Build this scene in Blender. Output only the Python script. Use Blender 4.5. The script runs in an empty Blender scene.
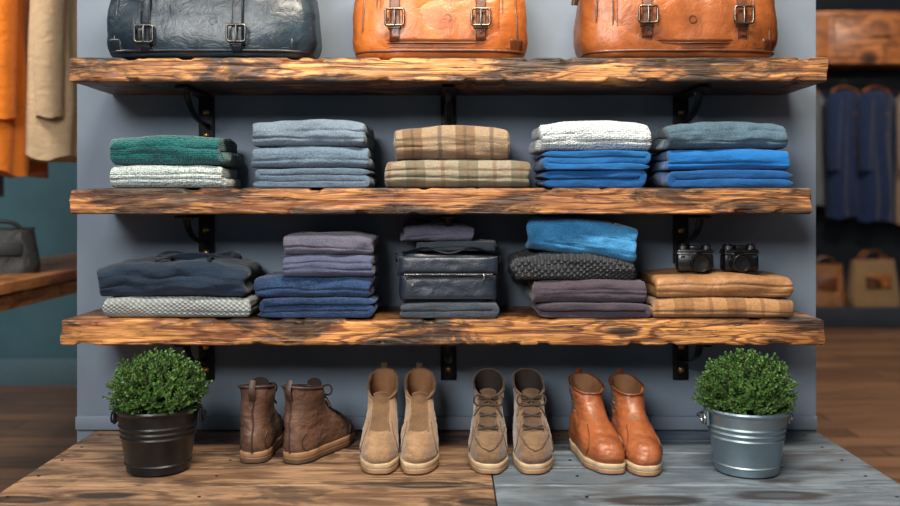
import bpy, bmesh, math, random
from mathutils import Vector, Matrix, noise
random.seed(7)
pi=math.pi
scene=bpy.context.scene
scene.view_settings.view_transform='Standard'

def lin(c):
    c=c/255.0
    return c/12.92 if c<=0.04045 else ((c+0.055)/1.055)**2.4
def S(r,g,b): return (lin(r),lin(g),lin(b),1)

# ---------------------------------------------------------------- materials
class NT:
    def __init__(s,name):
        s.m=bpy.data.materials.new(name); s.m.use_nodes=True
        s.t=s.m.node_tree; s.n=s.t.nodes; s.l=s.t.links
        s.b=s.n['Principled BSDF']
        s.tc=s.n.new('ShaderNodeTexCoord')
    def new(s,t,**k):
        n=s.n.new(t)
        for a,b in k.items(): setattr(n,a,b)
        return n
    def link(s,a,b): s.l.new(a,b)
    def put(s,sock,v):
        if hasattr(v,'node'): s.l.new(v,sock)
        else: sock.default_value=v
    def mapping(s,scale,rot=(0,0,0),loc=(0,0,0)):
        n=s.new('ShaderNodeMapping'); s.link(s.tc.outputs['Object'],n.inputs['Vector'])
        n.inputs['Scale'].default_value=scale; n.inputs['Rotation'].default_value=rot
        n.inputs['Location'].default_value=loc
        return n.outputs['Vector']
    def noise(s,vec,scale=1,detail=3,rough=.5,dist=0):
        n=s.new('ShaderNodeTexNoise'); s.link(vec,n.inputs['Vector'])
        n.inputs['Scale'].default_value=scale; n.inputs['Detail'].default_value=detail
        n.inputs['Roughness'].default_value=rough; n.inputs['Distortion'].default_value=dist
        return n.outputs['Fac']
    def vor(s,vec,scale=1,rand=1):
        n=s.new('ShaderNodeTexVoronoi'); s.link(vec,n.inputs['Vector'])
        n.inputs['Scale'].default_value=scale; n.inputs['Randomness'].default_value=rand
        return n.outputs['Distance']
    def math(s,op,a,b=0.0,c=None):
        n=s.new('ShaderNodeMath',operation=op); s.put(n.inputs[0],a); s.put(n.inputs[1],b)
        if c is not None: s.put(n.inputs[2],c)
        return n.outputs[0]
    def step(s,v,a,b):
        n=s.new('ShaderNodeMapRange',interpolation_type='SMOOTHSTEP')
        s.put(n.inputs['Value'],v); n.inputs['From Min'].default_value=a; n.inputs['From Max'].default_value=b
        return n.outputs['Result']
    def mix(s,f,a,b,mode='MIX'):
        n=s.new('ShaderNodeMix',data_type='RGBA',blend_type=mode)
        s.put(n.inputs[0],f); s.put(n.inputs[6],a); s.put(n.inputs[7],b)
        return n.outputs[2]
    def bump(s,h,strength=.3,dist=.01,prev=None):
        n=s.new('ShaderNodeBump'); s.link(h,n.inputs['Height'])
        n.inputs['Strength'].default_value=strength; n.inputs['Distance'].default_value=dist
        if prev is not None: s.link(prev,n.inputs['Normal'])
        return n.outputs['Normal']
    def fin(s,col,rough=.8,metal=0,normal=None,sheen=0,coat=0,spec=.5):
        s.put(s.b.inputs['Base Color'],col); s.put(s.b.inputs['Roughness'],rough)
        s.b.inputs['Metallic'].default_value=metal
        s.b.inputs['Sheen Weight'].default_value=sheen
        s.b.inputs['Coat Weight'].default_value=coat
        s.b.inputs['Coat Roughness'].default_value=.25
        s.b.inputs['Specular IOR Level'].default_value=spec
        if normal is not None: s.link(normal,s.b.inputs['Normal'])
        return s.m

def k(c,f): return (min(c[0]*f,1),min(c[1]*f,1),min(c[2]*f,1),1)

def creases(t,nrm,s=.6):
    c=t.noise(t.mapping((8,13,36)),1,3,.55,.7)
    return t.bump(c,s*.75,.014,nrm)
def fabric(name,c,kind='weave',var=.35,accent=None):
    t=NT(name); o=t.mapping((1,1,1))
    big=t.noise(o,9,3)
    fine=t.noise(t.mapping((1,1,1.6)),{'weave':210,'denim':340}.get(kind,170),3,.8)
    f=t.math('ADD',t.math('MULTIPLY',big,.3),t.math('MULTIPLY',fine,.7))
    f=t.step(f,.36,.64)
    col=t.mix(f,k(c,1-var),accent if accent else k(c,1+var))
    if kind=='knit':
        m=t.mapping((170,130,210)); v=t.vor(m,1,.5)
        col=t.mix(t.step(v,.35,.8),col,k(c,.5))
        nrm=t.bump(t.math('SUBTRACT',1.0,v),.8,.005)
        nrm=creases(t,nrm,.5)
        return t.fin(col,.95,0,nrm,.3,spec=.15)
    if kind=='rib':
        sp=t.new('ShaderNodeSeparateXYZ'); t.link(o,sp.inputs[0])
        a=t.math('SINE',t.math('MULTIPLY',t.math('ADD',sp.outputs[0],sp.outputs[1]),430.))
        b=t.math('SINE',t.math('MULTIPLY',t.math('SUBTRACT',sp.outputs[2],t.math('MULTIPLY',sp.outputs[1],.7)),600.))
        h=t.math('MULTIPLY',a,b)
        col=t.mix(t.step(h,-.2,.7),k(c,.6),col)
        nrm=creases(t,t.bump(h,.6,.003),.3)
        return t.fin(col,.95,0,nrm,.2,spec=.15)
    if kind=='quilt':
        sp=t.new('ShaderNodeSeparateXYZ'); t.link(o,sp.inputs[0])
        yz=t.math('SUBTRACT',sp.outputs[2],sp.outputs[1])
        a=t.math('SINE',t.math('MULTIPLY',t.math('ADD',sp.outputs[0],yz),190.))
        b=t.math('SINE',t.math('MULTIPLY',t.math('SUBTRACT',sp.outputs[0],yz),190.))
        h=t.math('ABSOLUTE',t.math('MULTIPLY',a,b))
        nrm=creases(t,t.bump(h,1.,.008),.4)
        return t.fin(t.mix(h,k(c,.6),k(c,1.6)),.6,0,nrm,.1)
    nrm=t.bump(fine,.45 if kind=='weave' else .3,.0025)
    nrm=t.bump(t.noise(o,24,3,.5,.5),.4,.010,nrm)
    nrm=creases(t,nrm,.6)
    return t.fin(col,.88,0,nrm,.15,spec=.2)

def plaid(name,base,brown,line):
    t=NT(name); o=t.mapping((1,1,1)); fine=t.noise(o,230,3,.8)
    sp=t.new('ShaderNodeSeparateXYZ'); t.link(o,sp.inputs[0])
    yz=t.math('SUBTRACT',sp.outputs[2],sp.outputs[1])
    wob=t.math('MULTIPLY',t.noise(o,10,2),.02)
    xx=t.math('ADD',sp.outputs[0],wob); yz=t.math('ADD',yz,wob)
    def band(v,per,a,b,ph=0.):
        fr=t.math('FRACT',t.math('ADD',t.math('DIVIDE',v,per),ph))
        d=t.math('ABSOLUTE',t.math('SUBTRACT',fr,.5))
        return t.math('SUBTRACT',1.0,t.step(d,a,b))
    col=t.mix(t.math('MULTIPLY',band(xx,.135,.17,.20,.2),.75),base,brown)
    col=t.mix(t.math('MULTIPLY',band(yz,.090,.16,.20),.55),col,brown)
    col=t.mix(t.math('MULTIPLY',band(xx,.135,.025,.05,.7),.6),col,line)
    col=t.mix(t.math('MULTIPLY',band(xx,.135,.02,.035,.2),.5),col,line)
    col=t.mix(t.math('MULTIPLY',band(yz,.090,.03,.05,.5),.55),col,line)
    col=t.mix(t.math('MULTIPLY',t.step(fine,.38,.62),.4),col,k(base,.35))
    nrm=t.bump(fine,.5,.003); nrm=t.bump(t.noise(o,22,4,.6,.5),.35,.01,nrm); nrm=creases(t,nrm,.5)
    return t.fin(col,.95,0,nrm,.2,spec=.15)

def leather(name,c,c2,rough=.42,scale=1.,coat=.15,grain=1.,spots=.5):
    t=NT(name); o=t.mapping((1,1,1))
    f=t.step(t.noise(o,7*scale,5,.6,.4),.3,.7)
    col=t.mix(f,c,c2)
    f2=t.noise(o,60,4,.7)
    col=t.mix(t.math('MULTIPLY',t.step(f2,.45,.72),spots),col,k(c,.4))
    col=t.mix(t.math('MULTIPLY',t.step(t.noise(o,16,5,.65,.5),.52,.72),spots*.8),col,k(c2,.45))
    nrm=t.bump(t.vor(o,330),.25*grain,.002)
    nrm=t.bump(t.noise(o,20,5,.6,.8),.6*grain,.014,nrm)
    r=t.math('ADD',t.math('MULTIPLY',f2,.3),rough-.15)
    return t.fin(col,r,0,nrm,0,coat)

def wood(name,light,mid,dark,sc=(2.0,11,22),rings=34,knots=True,burn=.5,rough=.45,coat=.1,bump=.5,seed=0,crack=.9,koff=1.,edge=0.,kscale=None,b0=.49,b1=.62):
    t=NT(name)
    o=t.mapping(sc,loc=(seed*3.1,seed*1.7,seed*2.3))
    n1=t.noise(o,1,3,.55,.5)
    kv=None
    if knots:
        ks=kscale or (sc[0]*1.8*koff,1.2,sc[2]*.60*koff)
        ko=t.mapping(ks,loc=(seed*1.3+.4,seed*.7+.2,seed*.9+.6))
        v=t.vor(ko,1,1)
        v=t.math('ADD',v,t.math('MULTIPLY',t.math('SUBTRACT',t.noise(o,3.,3),.5),.16))
        kv=t.math('SUBTRACT',1.0,t.step(v,.05,.50))
        n1=t.math('ADD',n1,t.math('MULTIPLY',kv,.45))
    g=t.math('SINE',t.math('MULTIPLY',n1,float(rings)))
    g=t.math('ADD',t.math('MULTIPLY',g,.5),.5)
    g=t.math('POWER',g,1.8)
    fib=t.noise(t.mapping((sc[0]*5,sc[1]*18,sc[2]*11)),1,5,.75)
    g2=t.math('MULTIPLY',g,t.math('ADD',t.math('MULTIPLY',fib,1.5),.05))
    col=t.mix(t.step(g2,.10,.70),light,mid)
    col=t.mix(t.math('MULTIPLY',t.step(t.noise(t.mapping((sc[0]*2,sc[1]*1.5,sc[2]*1.2),loc=(seed,3,1)),1,4,.6),.40,.62),.5),col,mid)
    # broad board-to-board toning along the length
    tone=t.noise(t.mapping((sc[0]*1.3,sc[1]*.2,sc[2]*.12),loc=(seed*2,1,4)),1,2,.5)
    col=t.mix(t.math('MULTIPLY',t.step(tone,.48,.66),.55),col,k(mid,.75))
    big=t.noise(t.mapping((sc[0]*1.7,sc[1]*.6,sc[2]*.5),loc=(seed,seed,0)),1,6,.72,.7)
    col=t.mix(t.math('MULTIPLY',t.step(big,b0,b1),burn),col,dark)
    col=t.mix(t.math('MULTIPLY',t.step(fib,.50,.64),.6),col,k(mid,.42))
    cr=t.noise(t.mapping((sc[0]*.8,sc[1]*4,sc[2]*2.2),loc=(seed*2,0,seed)),1,4,.6,.2)
    cl=t.math('SUBTRACT',1.0,t.step(t.math('ABSOLUTE',t.math('SUBTRACT',cr,.5)),.004,.018))
    gate=t.step(t.noise(t.mapping((sc[0]*1.2,sc[1]*.6,sc[2]*.5),loc=(5+seed,2,1)),1,2),.42,.55)
    cl=t.math('MULTIPLY',t.math('MULTIPLY',cl,gate),crack)
    col=t.mix(cl,col,k(dark,.4))
    if knots:
        col=t.mix(t.math('MULTIPLY',t.step(kv,.50,.78),.95),col,k(dark,.6))
        col=t.mix(t.math('MULTIPLY',t.step(kv,.90,.99),.7),col,k(mid,.6))
    if edge:
        sp=t.new('ShaderNodeSeparateXYZ'); t.link(t.mapping((1,1,1)),sp.inputs[0])
        ez=t.math('ADD',t.math('ABSOLUTE',sp.outputs[2]),t.math('MULTIPLY',t.math('SUBTRACT',big,.5),.05))
        col=t.mix(t.math('MULTIPLY',t.step(ez,edge-.009,edge+.004),.8),col,k(dark,.8))
    h=t.math('SUBTRACT',t.math('ADD',t.math('MULTIPLY',g,-.4),fib),t.math('MULTIPLY',cl,1.5))
    nrm=t.bump(h,bump,.006)
    return t.fin(col,t.math('ADD',t.math('MULTIPLY',fib,.4),rough-.2),0,nrm,0,coat)

def plain(name,c,rough=.5,metal=0,var=.15,bump=.1,sc=30,coat=0):
    t=NT(name); o=t.mapping((1,1,1)); f=t.noise(o,sc,4,.6)
    col=t.mix(t.step(f,.3,.7),k(c,1-var),k(c,1+var))
    return t.fin(col,rough,metal,t.bump(f,bump,.004),0,coat)

# ---------------------------------------------------------------- mesh builder
class MB:
    def __init__(s): s.v=[]; s.f=[]; s.m=[]
    def loft(s,rings,mat=0,closed=True,cap0=False,cap1=False,matf=None,loop=False):
        b=len(s.v); n=len(rings[0])
        for r in rings: s.v.extend([Vector(p) for p in r])
        R=len(rings)
        for i in range(R if loop else R-1):
            i2=(i+1)%R
            for j in range(n if closed else n-1):
                j2=(j+1)%n
                s.f.append((b+i*n+j,b+i*n+j2,b+i2*n+j2,b+i2*n+j))
                s.m.append(matf(i,j) if matf else mat)
        if cap0: s.f.append(tuple(b+j for j in range(n))[::-1]); s.m.append(mat)
        if cap1: s.f.append(tuple(b+(R-1)*n+j for j in range(n))); s.m.append(mat)
    def tube(s,pts,r,mat=0,n=8,closed=False,flat=1.0,up=None):
        pts=[Vector(p) for p in pts]; N=len(pts); rings=[]
        prev=None
        for i,p in enumerate(pts):
            if closed: t=pts[(i+1)%N]-pts[i-1]
            else: t=pts[min(i+1,N-1)]-pts[max(i-1,0)]
            if t.length<1e-9: t=Vector((0,0,1))
            t.normalize()
            if prev is None:
                a=Vector(up) if up else (Vector((0,0,1)) if abs(t.z)<.9 else Vector((0,1,0)))
            else: a=prev
            a=(a-t*a.dot(t)); a=a.normalized() if a.length>1e-6 else Vector((1,0,0))
            prev=a; c=t.cross(a)
            rr=r[i] if isinstance(r,(list,tuple)) else r
            rings.append([p+a*math.cos(q*2*pi/n)*rr*flat+c*math.sin(q*2*pi/n)*rr for q in range(n)])
        s.loft(rings,mat,True,not closed,not closed,loop=closed)
    def box(s,c,size,mat=0,bev=.003,rot=None,seg=2):
        bm=bmesh.new(); bmesh.ops.create_cube(bm,size=1)
        for v in bm.verts: v.co=Vector((v.co.x*size[0],v.co.y*size[1],v.co.z*size[2]))
        if bev: bmesh.ops.bevel(bm,geom=bm.edges[:],offset=min(bev,min(size)*.45),segments=seg,affect='EDGES',profile=.5)
        M=Matrix.Translation(Vector(c))@(rot.to_4x4() if rot else Matrix.Identity(4))
        b=len(s.v); bm.verts.index_update()
        for v in bm.verts: s.v.append(M@v.co)
        for f in bm.faces: s.f.append(tuple(b+v.index for v in f.verts)); s.m.append(mat)
        bm.free()
    def lathe(s,prof,c=(0,0,0),mat=0,n=40,axis='z',cap0=False,cap1=False):
        c=Vector(c); rings=[]
        for r,h in prof:
            ring=[]
            for j in range(n):
                a=2*pi*j/n
                if axis=='z': ring.append(c+Vector((r*math.cos(a),r*math.sin(a),h)))
                elif axis=='y': ring.append(c+Vector((r*math.cos(a),h,r*math.sin(a))))
                else: ring.append(c+Vector((h,r*math.cos(a),r*math.sin(a))))
            rings.append(ring)
        s.loft(rings,mat,True,cap0,cap1)
    def build(s,name,mats,loc=(0,0,0),rot=(0,0,0),ang=40,scale=1.):
        me=bpy.data.meshes.new(name); me.from_pydata([tuple(v) for v in s.v],[],s.f)
        for m in mats: me.materials.append(m)
        me.polygons.foreach_set('material_index',s.m)
        me.polygons.foreach_set('use_smooth',[True]*len(s.f))
        bm=bmesh.new(); bm.from_mesh(me); bmesh.ops.recalc_face_normals(bm,faces=bm.faces[:]); bm.to_mesh(me); bm.free()
        me.set_sharp_from_angle(angle=math.radians(ang))
        o=bpy.data.objects.new(name,me); scene.collection.objects.link(o)
        o.location=loc; o.rotation_euler=rot; o.scale=(scale,)*3
        return o

def sg(x,p): return math.copysign(abs(x)**p,x)
def nz(p,f=1.,s=0.): return noise.noise(Vector((p[0]*f+s,p[1]*f+s*.7,p[2]*f-s*.3)))
def catmull(vals,t):
    n=len(vals)-1; x=t*n; i=min(int(x),n-1); u=x-i
    p0=vals[max(i-1,0)];p1=vals[i];p2=vals[i+1];p3=vals[min(i+2,n)]
    return .5*((2*p1)+(-p0+p2)*u+(2*p0-5*p1+4*p2-p3)*u*u+(-p0+3*p1-3*p2+p3)*u**3)

# ---------------------------------------------------------------- palette
M={}
M['wall']=plain('panel_paint',S(110,123,138),.75,0,.06,.15,6)
M['wall_teal']=plain('teal_wall_paint',S(58,94,106),.8,0,.1,.1,4)
M['wall_dark']=plain('dark_wall_paint',S(34,44,56),.8,0,.1,.1,4)
M['trim']=plain('trim_paint',S(78,104,116),.6,0,.05)
M['ceil']=plain('ceiling_paint',S(150,150,150),.9)
M['iron']=plain('black_iron',S(30,31,34),.45,.7,.3,.3,60)
M['brass']=plain('aged_brass',S(190,150,90),.35,1,.2)
M['steel']=plain('polished_steel',S(200,200,200),.22,1,.1)
M['shelfA']=wood('rustic_shelf_wood_a',S(218,156,90),S(126,76,38),S(34,22,15),seed=1,burn=.92,edge=.028,b0=.47,b1=.60)
M['shelfB']=wood('rustic_shelf_wood_b',S(214,150,86),S(130,76,38),S(36,23,15),seed=4,burn=.88,edge=.031,b0=.47,b1=.60)
M['shelfC']=wood('rustic_shelf_wood_c',S(220,154,84),S(128,74,36),S(32,20,13),seed=7.3,burn=.94,edge=.031,b0=.47,b1=.60)
M['bench']=wood('weathered_bench_wood',S(156,124,95),S(106,78,57),S(44,31,25),(2.2,16,16),22,True,.7,.55,.03,seed=2,kscale=(2.6,9,1))
M['bench_gray']=wood('gray_paint_reflection_wood',S(114,128,140),S(90,103,116),S(60,60,62),(2.2,16,16),16,True,.5,.5,.08,seed=5,bump=.35,kscale=(2.2,7,1))  # gray paint in front; rear planks carry a bluish reflection as colour
M['table']=wood('display_table_wood',S(170,112,66),S(120,72,38),S(60,35,20),(8,1.6,8),26,False,.3,seed=3)
M['cab']=wood('cabinet_wood',S(176,110,58),S(124,70,34),S(56,30,16),(1.4,5,6),26,True,.3,seed=9)

def floor_mat():
    t=NT('floor_planks')
    br=t.new('ShaderNodeTexBrick'); t.link(t.mapping((1,1,1)),br.inputs['Vector'])
    br.inputs['Scale'].default_value=1.; br.inputs['Brick Width'].default_value=1.6; br.inputs['Row Height'].default_value=.16
    br.inputs['Mortar Size'].default_value=.004; br.inputs['Color1'].default_value=S(150,112,84); br.inputs['Color2'].default_value=S(108,80,62)
    br.inputs['Mortar'].default_value=S(24,17,13)
    g=t.noise(t.mapping((2,26,1)),1,5,.65)
    col=t.mix(t.math('MULTIPLY',t.step(g,.35,.7),.6),br.outputs['Color'],S(60,43,33))
    return t.fin(col,.35,0,t.bump(g,.2,.003))
M['floor']=floor_mat()

# ---------------------------------------------------------------- room shell
EYE=1.10
def slab(name,x0,x1,y0,y1,z0,z1,mat,bev=0.0):
    b=MB(); b.box((0,0,0),(x1-x0,y1-y0,z1-z0),0,bev)
    return b.build(name,[mat],((x0+x1)/2,(y0+y1)/2,(z0+z1)/2))
slab('floor',-4,6.2,-5,7,-.1,0,M['floor'])
slab('ceiling',-4,6.2,-1.9,7,3.2,3.3,M['ceil'])
slab('wall_display',-1.056,1.036,0,.12,0,3.2,M['wall'])
slab('wall_left',-4.1,-4,-5,2.83,0,3.2,M['wall_teal'])
slab('wall_back',-4,.6,2.83,2.95,0,3.2,M['wall_teal'])
slab('wall_return',.6,.72,2.83,6.9,0,3.2,M['wall_dark'])
slab('wall_rear_right',.6,6.2,6.9,7.0,0,3.2,M['wall_dark'])
slab('wall_right',6.2,6.3,-5,7,0,3.2,M['wall_dark'])
slab('baseboard_back',-4,.6,2.80,2.828,0,.16,M['trim'],.004)
slab('baseboard_display',-1.056,1.036,-.016,-.0005,.452,.49,M['wall'],.004)

# ---------------------------------------------------------------- shelves
def shelf(name,x0,x1,z0,z1,mat,seed):
    b=MB(); L=x1-x0; D=.296; H=z1-z0; r=.005; N=380; rings=[]
    def section():
        pts=[]; hw=D/2; hh=H/2
        def arc(cx,cz,a0):
            for q in range(4):
                a=a0+q/3*pi/2; pts.append((cx+r*math.cos(a),cz+r*math.sin(a)))
        def line(p,q,n):
            for i in range(1,n): pts.append((p[0]+(q[0]-p[0])*i/n,p[1]+(q[1]-p[1])*i/n))
        arc(hw-r,hh-r,0); line((hw-r,hh),(-hw+r,hh),10); arc(-hw+r,hh-r,pi/2); line((-hw,hh-r),(-hw,-hh+r),16)
        arc(-hw+r,-hh+r,pi); line((-hw+r,-hh),(hw-r,-hh),10); arc(hw-r,-hh+r,1.5*pi); line((hw,-hh+r),(hw,hh-r),3)
        return pts
    sec=section()
    for i in range(N+1):
        x=-L/2+L*i/N; e=min(i,N-i)
        ring=[]
        for (y,z) in sec:
            p=Vector((x,y,z*(.93 if e==0 else 1)))
            if y<-.05:
                w=min(1,(-.05-y)/.08)
                p.y+= w*(.0030*nz(p,6,seed)+.0016*nz((x*30,y*30,z*60),1,seed)+.0022*nz((x*8,0,z*120),1,seed))
                p.z+= w*(.0014*nz((x*7,y*3,0),1,seed)+.0008*nz(p,45,seed))
                if abs(z)>H/2-.010:
                    c=nz((x*22,0,z*20),1,seed+5)
                    if c>.30: p.z-=math.copysign(min(.005,(c-.30)*.03),z); p.y+=min(.006,(c-.30)*.03)
            if e<4: p.x+=.008*nz((y*14,z*25,x),1,seed+2)
            ring.append(p)
        rings.append(ring)
    b.loft(rings,0,True,True,True)
    return b.build(name,[mat],((x0+x1)/2,-.149,(z0+z1)/2),ang=50)
shelf('wooden_shelf',-.953,.945,1.396,1.457,M['shelfA'],1.)
shelf('wooden_shelf',-.952,.905,1.064,1.13,M['shelfB'],9.)
shelf('wooden_shelf',-.972,.938,.735,.80,M['shelfC'],17.)

def bracket(x,z):
    b=MB()
    b.box((0,-.004,-.070),(.044,.007,.14),0,.002)
    b.box((0,-.128,-.004),(.034,.245,.007),0,.002)
    pts=[Vector((0,-.008-.19*math.sin(a),-.080+.070*(1-math.cos(a)))) for a in [i/12*pi/2 for i in range(13)]]
    b.tube(pts,.010,0,8,flat=.45)
    for zz in (-.045,-.110): b.lathe([(.009,0),(.009,-.003),(.005,-.006),(0.0005,-.0065)],(0,-.0075,zz),1,12,'y')
    b.lathe([(.008,0),(.008,-.006),(.004,-.009),(0.0005,-.009)],(0,-.17,-.008),1,10,'z')
    b.build('shelf_bracket',[M['iron'],M['brass']],(x,-.0006,z))
for z in (1.396,1.064,.735):
    for x in (-.688,-.004,.652): bracket(x,z-.0035)

# ---------------------------------------------------------------- bench
def bench():
    b=MB(); zt=.45
    X0,X1=-1.005,1.035; Y1=-.001; Y0=-.80
    def plank(x0,x1,y0,y1,mat,seed):
        N=int((x1-x0)/.02); rings=[]; g=.0018
        for i in range(N+1):
            x=x0+g+(x1-x0-2*g)*i/N; e=.0 if i not in (0,N) else .002
            w0=.0015*nz((x*9,seed,0)); w1=.0015*nz((x*9,seed+5,0)); zz=zt+.0012*nz((x*5,seed*3,0))-.0012
            rings.append([(x,y0+g+w0,zt-.04),(x,y0+g+w0,zz-.003-e),(x,y0+g+.003+w0,zz-e),(x,(y0+y1)/2,zz-e-.0006),(x,y1-g-.003+w1,zz-e),(x,y1-g+w1,zz-.003-e),(x,y1-g+w1,zt-.04)])
        b.loft(rings,mat,True,True,True)
    plank(X0,.36,-.12,Y1,0,1); plank(.36,X1,-.12,Y1,1,1)  # gray right ends of both rear planks paint in a bluish reflection
    plank(X0,.24,-.235,-.12,0,2); plank(.24,X1,-.235,-.12,1,2)
    plank(X0,.10,-.36,-.235,0,3); plank(.10,X1,-.36,-.235,1,3)
    plank(X0,.10,-.50,-.36,0,4); plank(.10,X1,-.50,-.36,1,4)
    plank(X0,.10,-.66,-.50,0,5); plank(.10,X1,-.66,-.50,1,6)
    plank(X0,X1,Y0,-.66,0,7)
    for x in (X0+.06,X1-.06):
        for y in (Y0+.06,-.08): b.box((x,y,.204),(.08,.08,.408),0,.004)
    b.box(((X0+X1)/2,Y0+.06,.36),(X1-X0-.2,.03,.09),0,.003)
    b.box(((X0+X1)/2,-.08,.36),(X1-X0-.2,.03,.09),0,.003)
    for y in (-.06,-.18,-.30,-.43,-.58):
        for x in (-.97,-.55,.30,.98):
            b.lathe([(.004,.0),(.004,.0006),(.0005,.0008)],(x,y,zt-.001),2,10)
    b.build('wooden_display_bench',[M['bench'],M['bench_gray'],M['iron']],(0,0,.0005))
bench()

# ---------------------------------------------------------------- folded garments
def fold(name,x,z,w,h,mat,plies=2,d=.25,axis='x',y=-.155,rz=0.,seed=None,amp=.0045,tilt=0.,sag=.06,extra=None,flip=False,crease=1):
    w*=.945; x*=.958; amp*=.78
    seed=random.random()*50 if seed is None else seed
    b=MB(); t=h/plies
    PW,SW=(w,d) if axis=='x' else (d,w)
    rnd=random.Random(int(seed*100)); path=[]
    R=PW/2-t*.82
    ends=[R+rnd.uniform(-.009,.003) for _ in range(plies+1)]
    NS=34
    sgn=(-1 if axis=='y' else 1)*(-1 if flip else 1)
    d0=sgn
    for kx in range(plies):
        zc=t*(kx+.5); a=-d0*(PW/2-t*.3 if kx==0 else ends[kx]); e=d0*(ends[kx+1] if kx<plies-1 else PW/2-t*.3)
        for i in range(NS+1): path.append((a+(e-a)*i/NS,zc,kx))
        if kx<plies-1:
            NT_=24 if axis=='y' else 10
            for q in range(1,NT_):
                an=-pi/2+pi*q/NT_
                path.append((e+d0*(math.cos(an)**.6)*t/2*.72,zc+t/2+math.sin(an)*t/2,kx+.5))
        d0=-d0
    P=len(path); rings=[]
    offs=[rnd.uniform(-.007,.007) for _ in range(plies+1)]; ws=[rnd.uniform(.965,1.0) for _ in range(plies+1)]
    for i,(p,zc,kx) in enumerate(path):
        q0=path[max(i-1,0)]; q1=path[min(i+1,P-1)]
        tp=Vector((q1[0]-q0[0],q1[1]-q0[1])); tp=tp.normalized() if tp.length>0 else Vector((1,0))
        nn=Vector((-tp.y,tp.x))
        th=t*.5
        e=min(i,P-1-i)
        if e<4: th*=[.25,.7,.9,.98][e]
        k0=int(kx); fr=kx-k0
        of=offs[k0]*(1-fr)+offs[min(k0+1,plies)]*fr; wsc=ws[k0]*(1-fr)+ws[min(k0+1,plies)]*fr
        fl=.45
        half=SW/2*wsc-th*fl
        if e<4: half-=[.006,.003,.001,0][e]
        ring=[]
        SL=44 if axis=='y' else 26
        for j in range(SL+1): ring.append((-half+2*half*j/SL+of, th))
        for q in range(1,9):
            a=pi/2-pi*q/9; ring.append((half+sg(math.cos(a),.8)*th*fl+of,sg(math.sin(a),.8)*th))
        for j in range(SL+1): ring.append((half-2*half*j/SL+of,-th))
        for q in range(1,9):
            a=-pi/2-pi*q/9; ring.append((-half+sg(math.cos(a),.8)*th*fl+of,sg(math.sin(a),.8)*th))
        out=[]
        for (sv,nv) in ring:
            pp=p+nn.x*nv; zz=zc+nn.y*nv
            out.append(Vector((pp,sv,zz)) if axis=='x' else Vector((sv,pp,zz)))
        rings.append(out)
    zc0=[rnd.uniform(.30,.42),rnd.uniform(.58,.72)]
    for ring in rings:
        for v in ring:
            u=v.x/(w/2); yy=v.y/(d/2); hz=v.z/h
            if crease and axis=='y' and v.y<-d*.2:
                for ci,c0 in enumerate(zc0[:1 if h<.056 else 2]):
                    cz=c0+.07*nz((v.x*4,ci*3.,seed))
                    st=max(0,.55+.9*nz((v.x*4,ci*9.,seed+4)))
                    v.y+=.0060*crease*st*math.exp(-((hz-cz)*h/.0024)**2)
            v.z*= (1-sag*abs(u)**3 -sag*.6*abs(yy)**3 + .03*math.cos(u*2.))
            g=min(1,hz*3)
            v.z+= g*amp*1.2*nz((v.x*9,v.y*7,v.z*5),1,seed)
            v.y+= amp*1.5*nz((v.x*11,v.y*3,v.z*28),1,seed+3)+amp*.7*nz((v.x*26,v.y*10,v.z*50),1,seed+8)
            v.x+= amp*1.6*nz((v.x*3,v.y*9,v.z*32),1,seed+6)
            v.z+= g*amp*.45*nz((v.x*26,v.y*22,v.z*40),1,seed+11)
            if v.z<0: v.z=0
    b.loft(rings,0,True,True,True)
    mats=[mat]
    if extra: extra(b,mats,w,d,h)
    return b.build(name,mats,(x,y,z+.0008),(0,tilt,rz),ang=75)

teal=fabric('teal_knit',S(14,88,90),'knit'); mint=fabric('pale_mint_knit',S(172,186,186),'knit',.25)
slate=fabric('slate_wool',S(98,114,130),'weave',.32); slate2=fabric('slate_wool_dark',S(82,99,117),'weave',.32)
slate3=fabric('slate_wool_blue',S(88,107,125),'weave',.32)
pl1=plaid('brown_plaid',S(152,132,108),S(106,80,58),S(66,58,50)); pl2=plaid('olive_plaid',S(144,136,118),S(94,92,76),S(110,82,58))
whitek=fabric('white_gray_knit',S(192,202,208),'knit',.2)
blue=fabric('blue_denim',S(22,86,142),'denim',.3); blue2=fabric('blue_denim_dark',S(18,74,130),'denim',.3); blue3=fabric('bright_blue_cotton',S(20,94,160),'denim',.28)
steelb=fabric('steel_blue_wool',S(66,90,106),'weave',.35)
navy=fabric('navy_wool',S(22,37,54),'weave',.35); navyd=fabric('navy_denim',S(22,42,74),'weave',.4,S(46,72,110))
ribg=fabric('gray_rib_knit',S(152,160,160),'rib',.2)
purp=fabric('mauve_gray_cotton',S(84,83,100),'weave',.28); purp2=fabric('blue_mauve_cotton',S(72,79,104),'weave',.28)
plum=fabric('plum_gray_cotton',S(68,61,71),'weave',.28); charc=fabric('charcoal_cotton',S(58,66,76),'weave',.3)
quilt=fabric('black_quilted',S(30,36,44),'quilt'); denim=fabric('light_denim',S(28,100,154),'denim',.35,S(66,138,188))
tanl=leather('tan_folded_leather',S(164,120,80),S(134,94,58),.5,1,.05,.6); tan2=plaid('tan_check_wool',S(170,128,88),S(130,92,60),S(116,82,54))
blackcord=plain('black_cord',S(18,20,24),.6); stitch=plain('stitch_thread',S(206,190,160),.8)

Z2=1.1305; Z3=.8005
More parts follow.
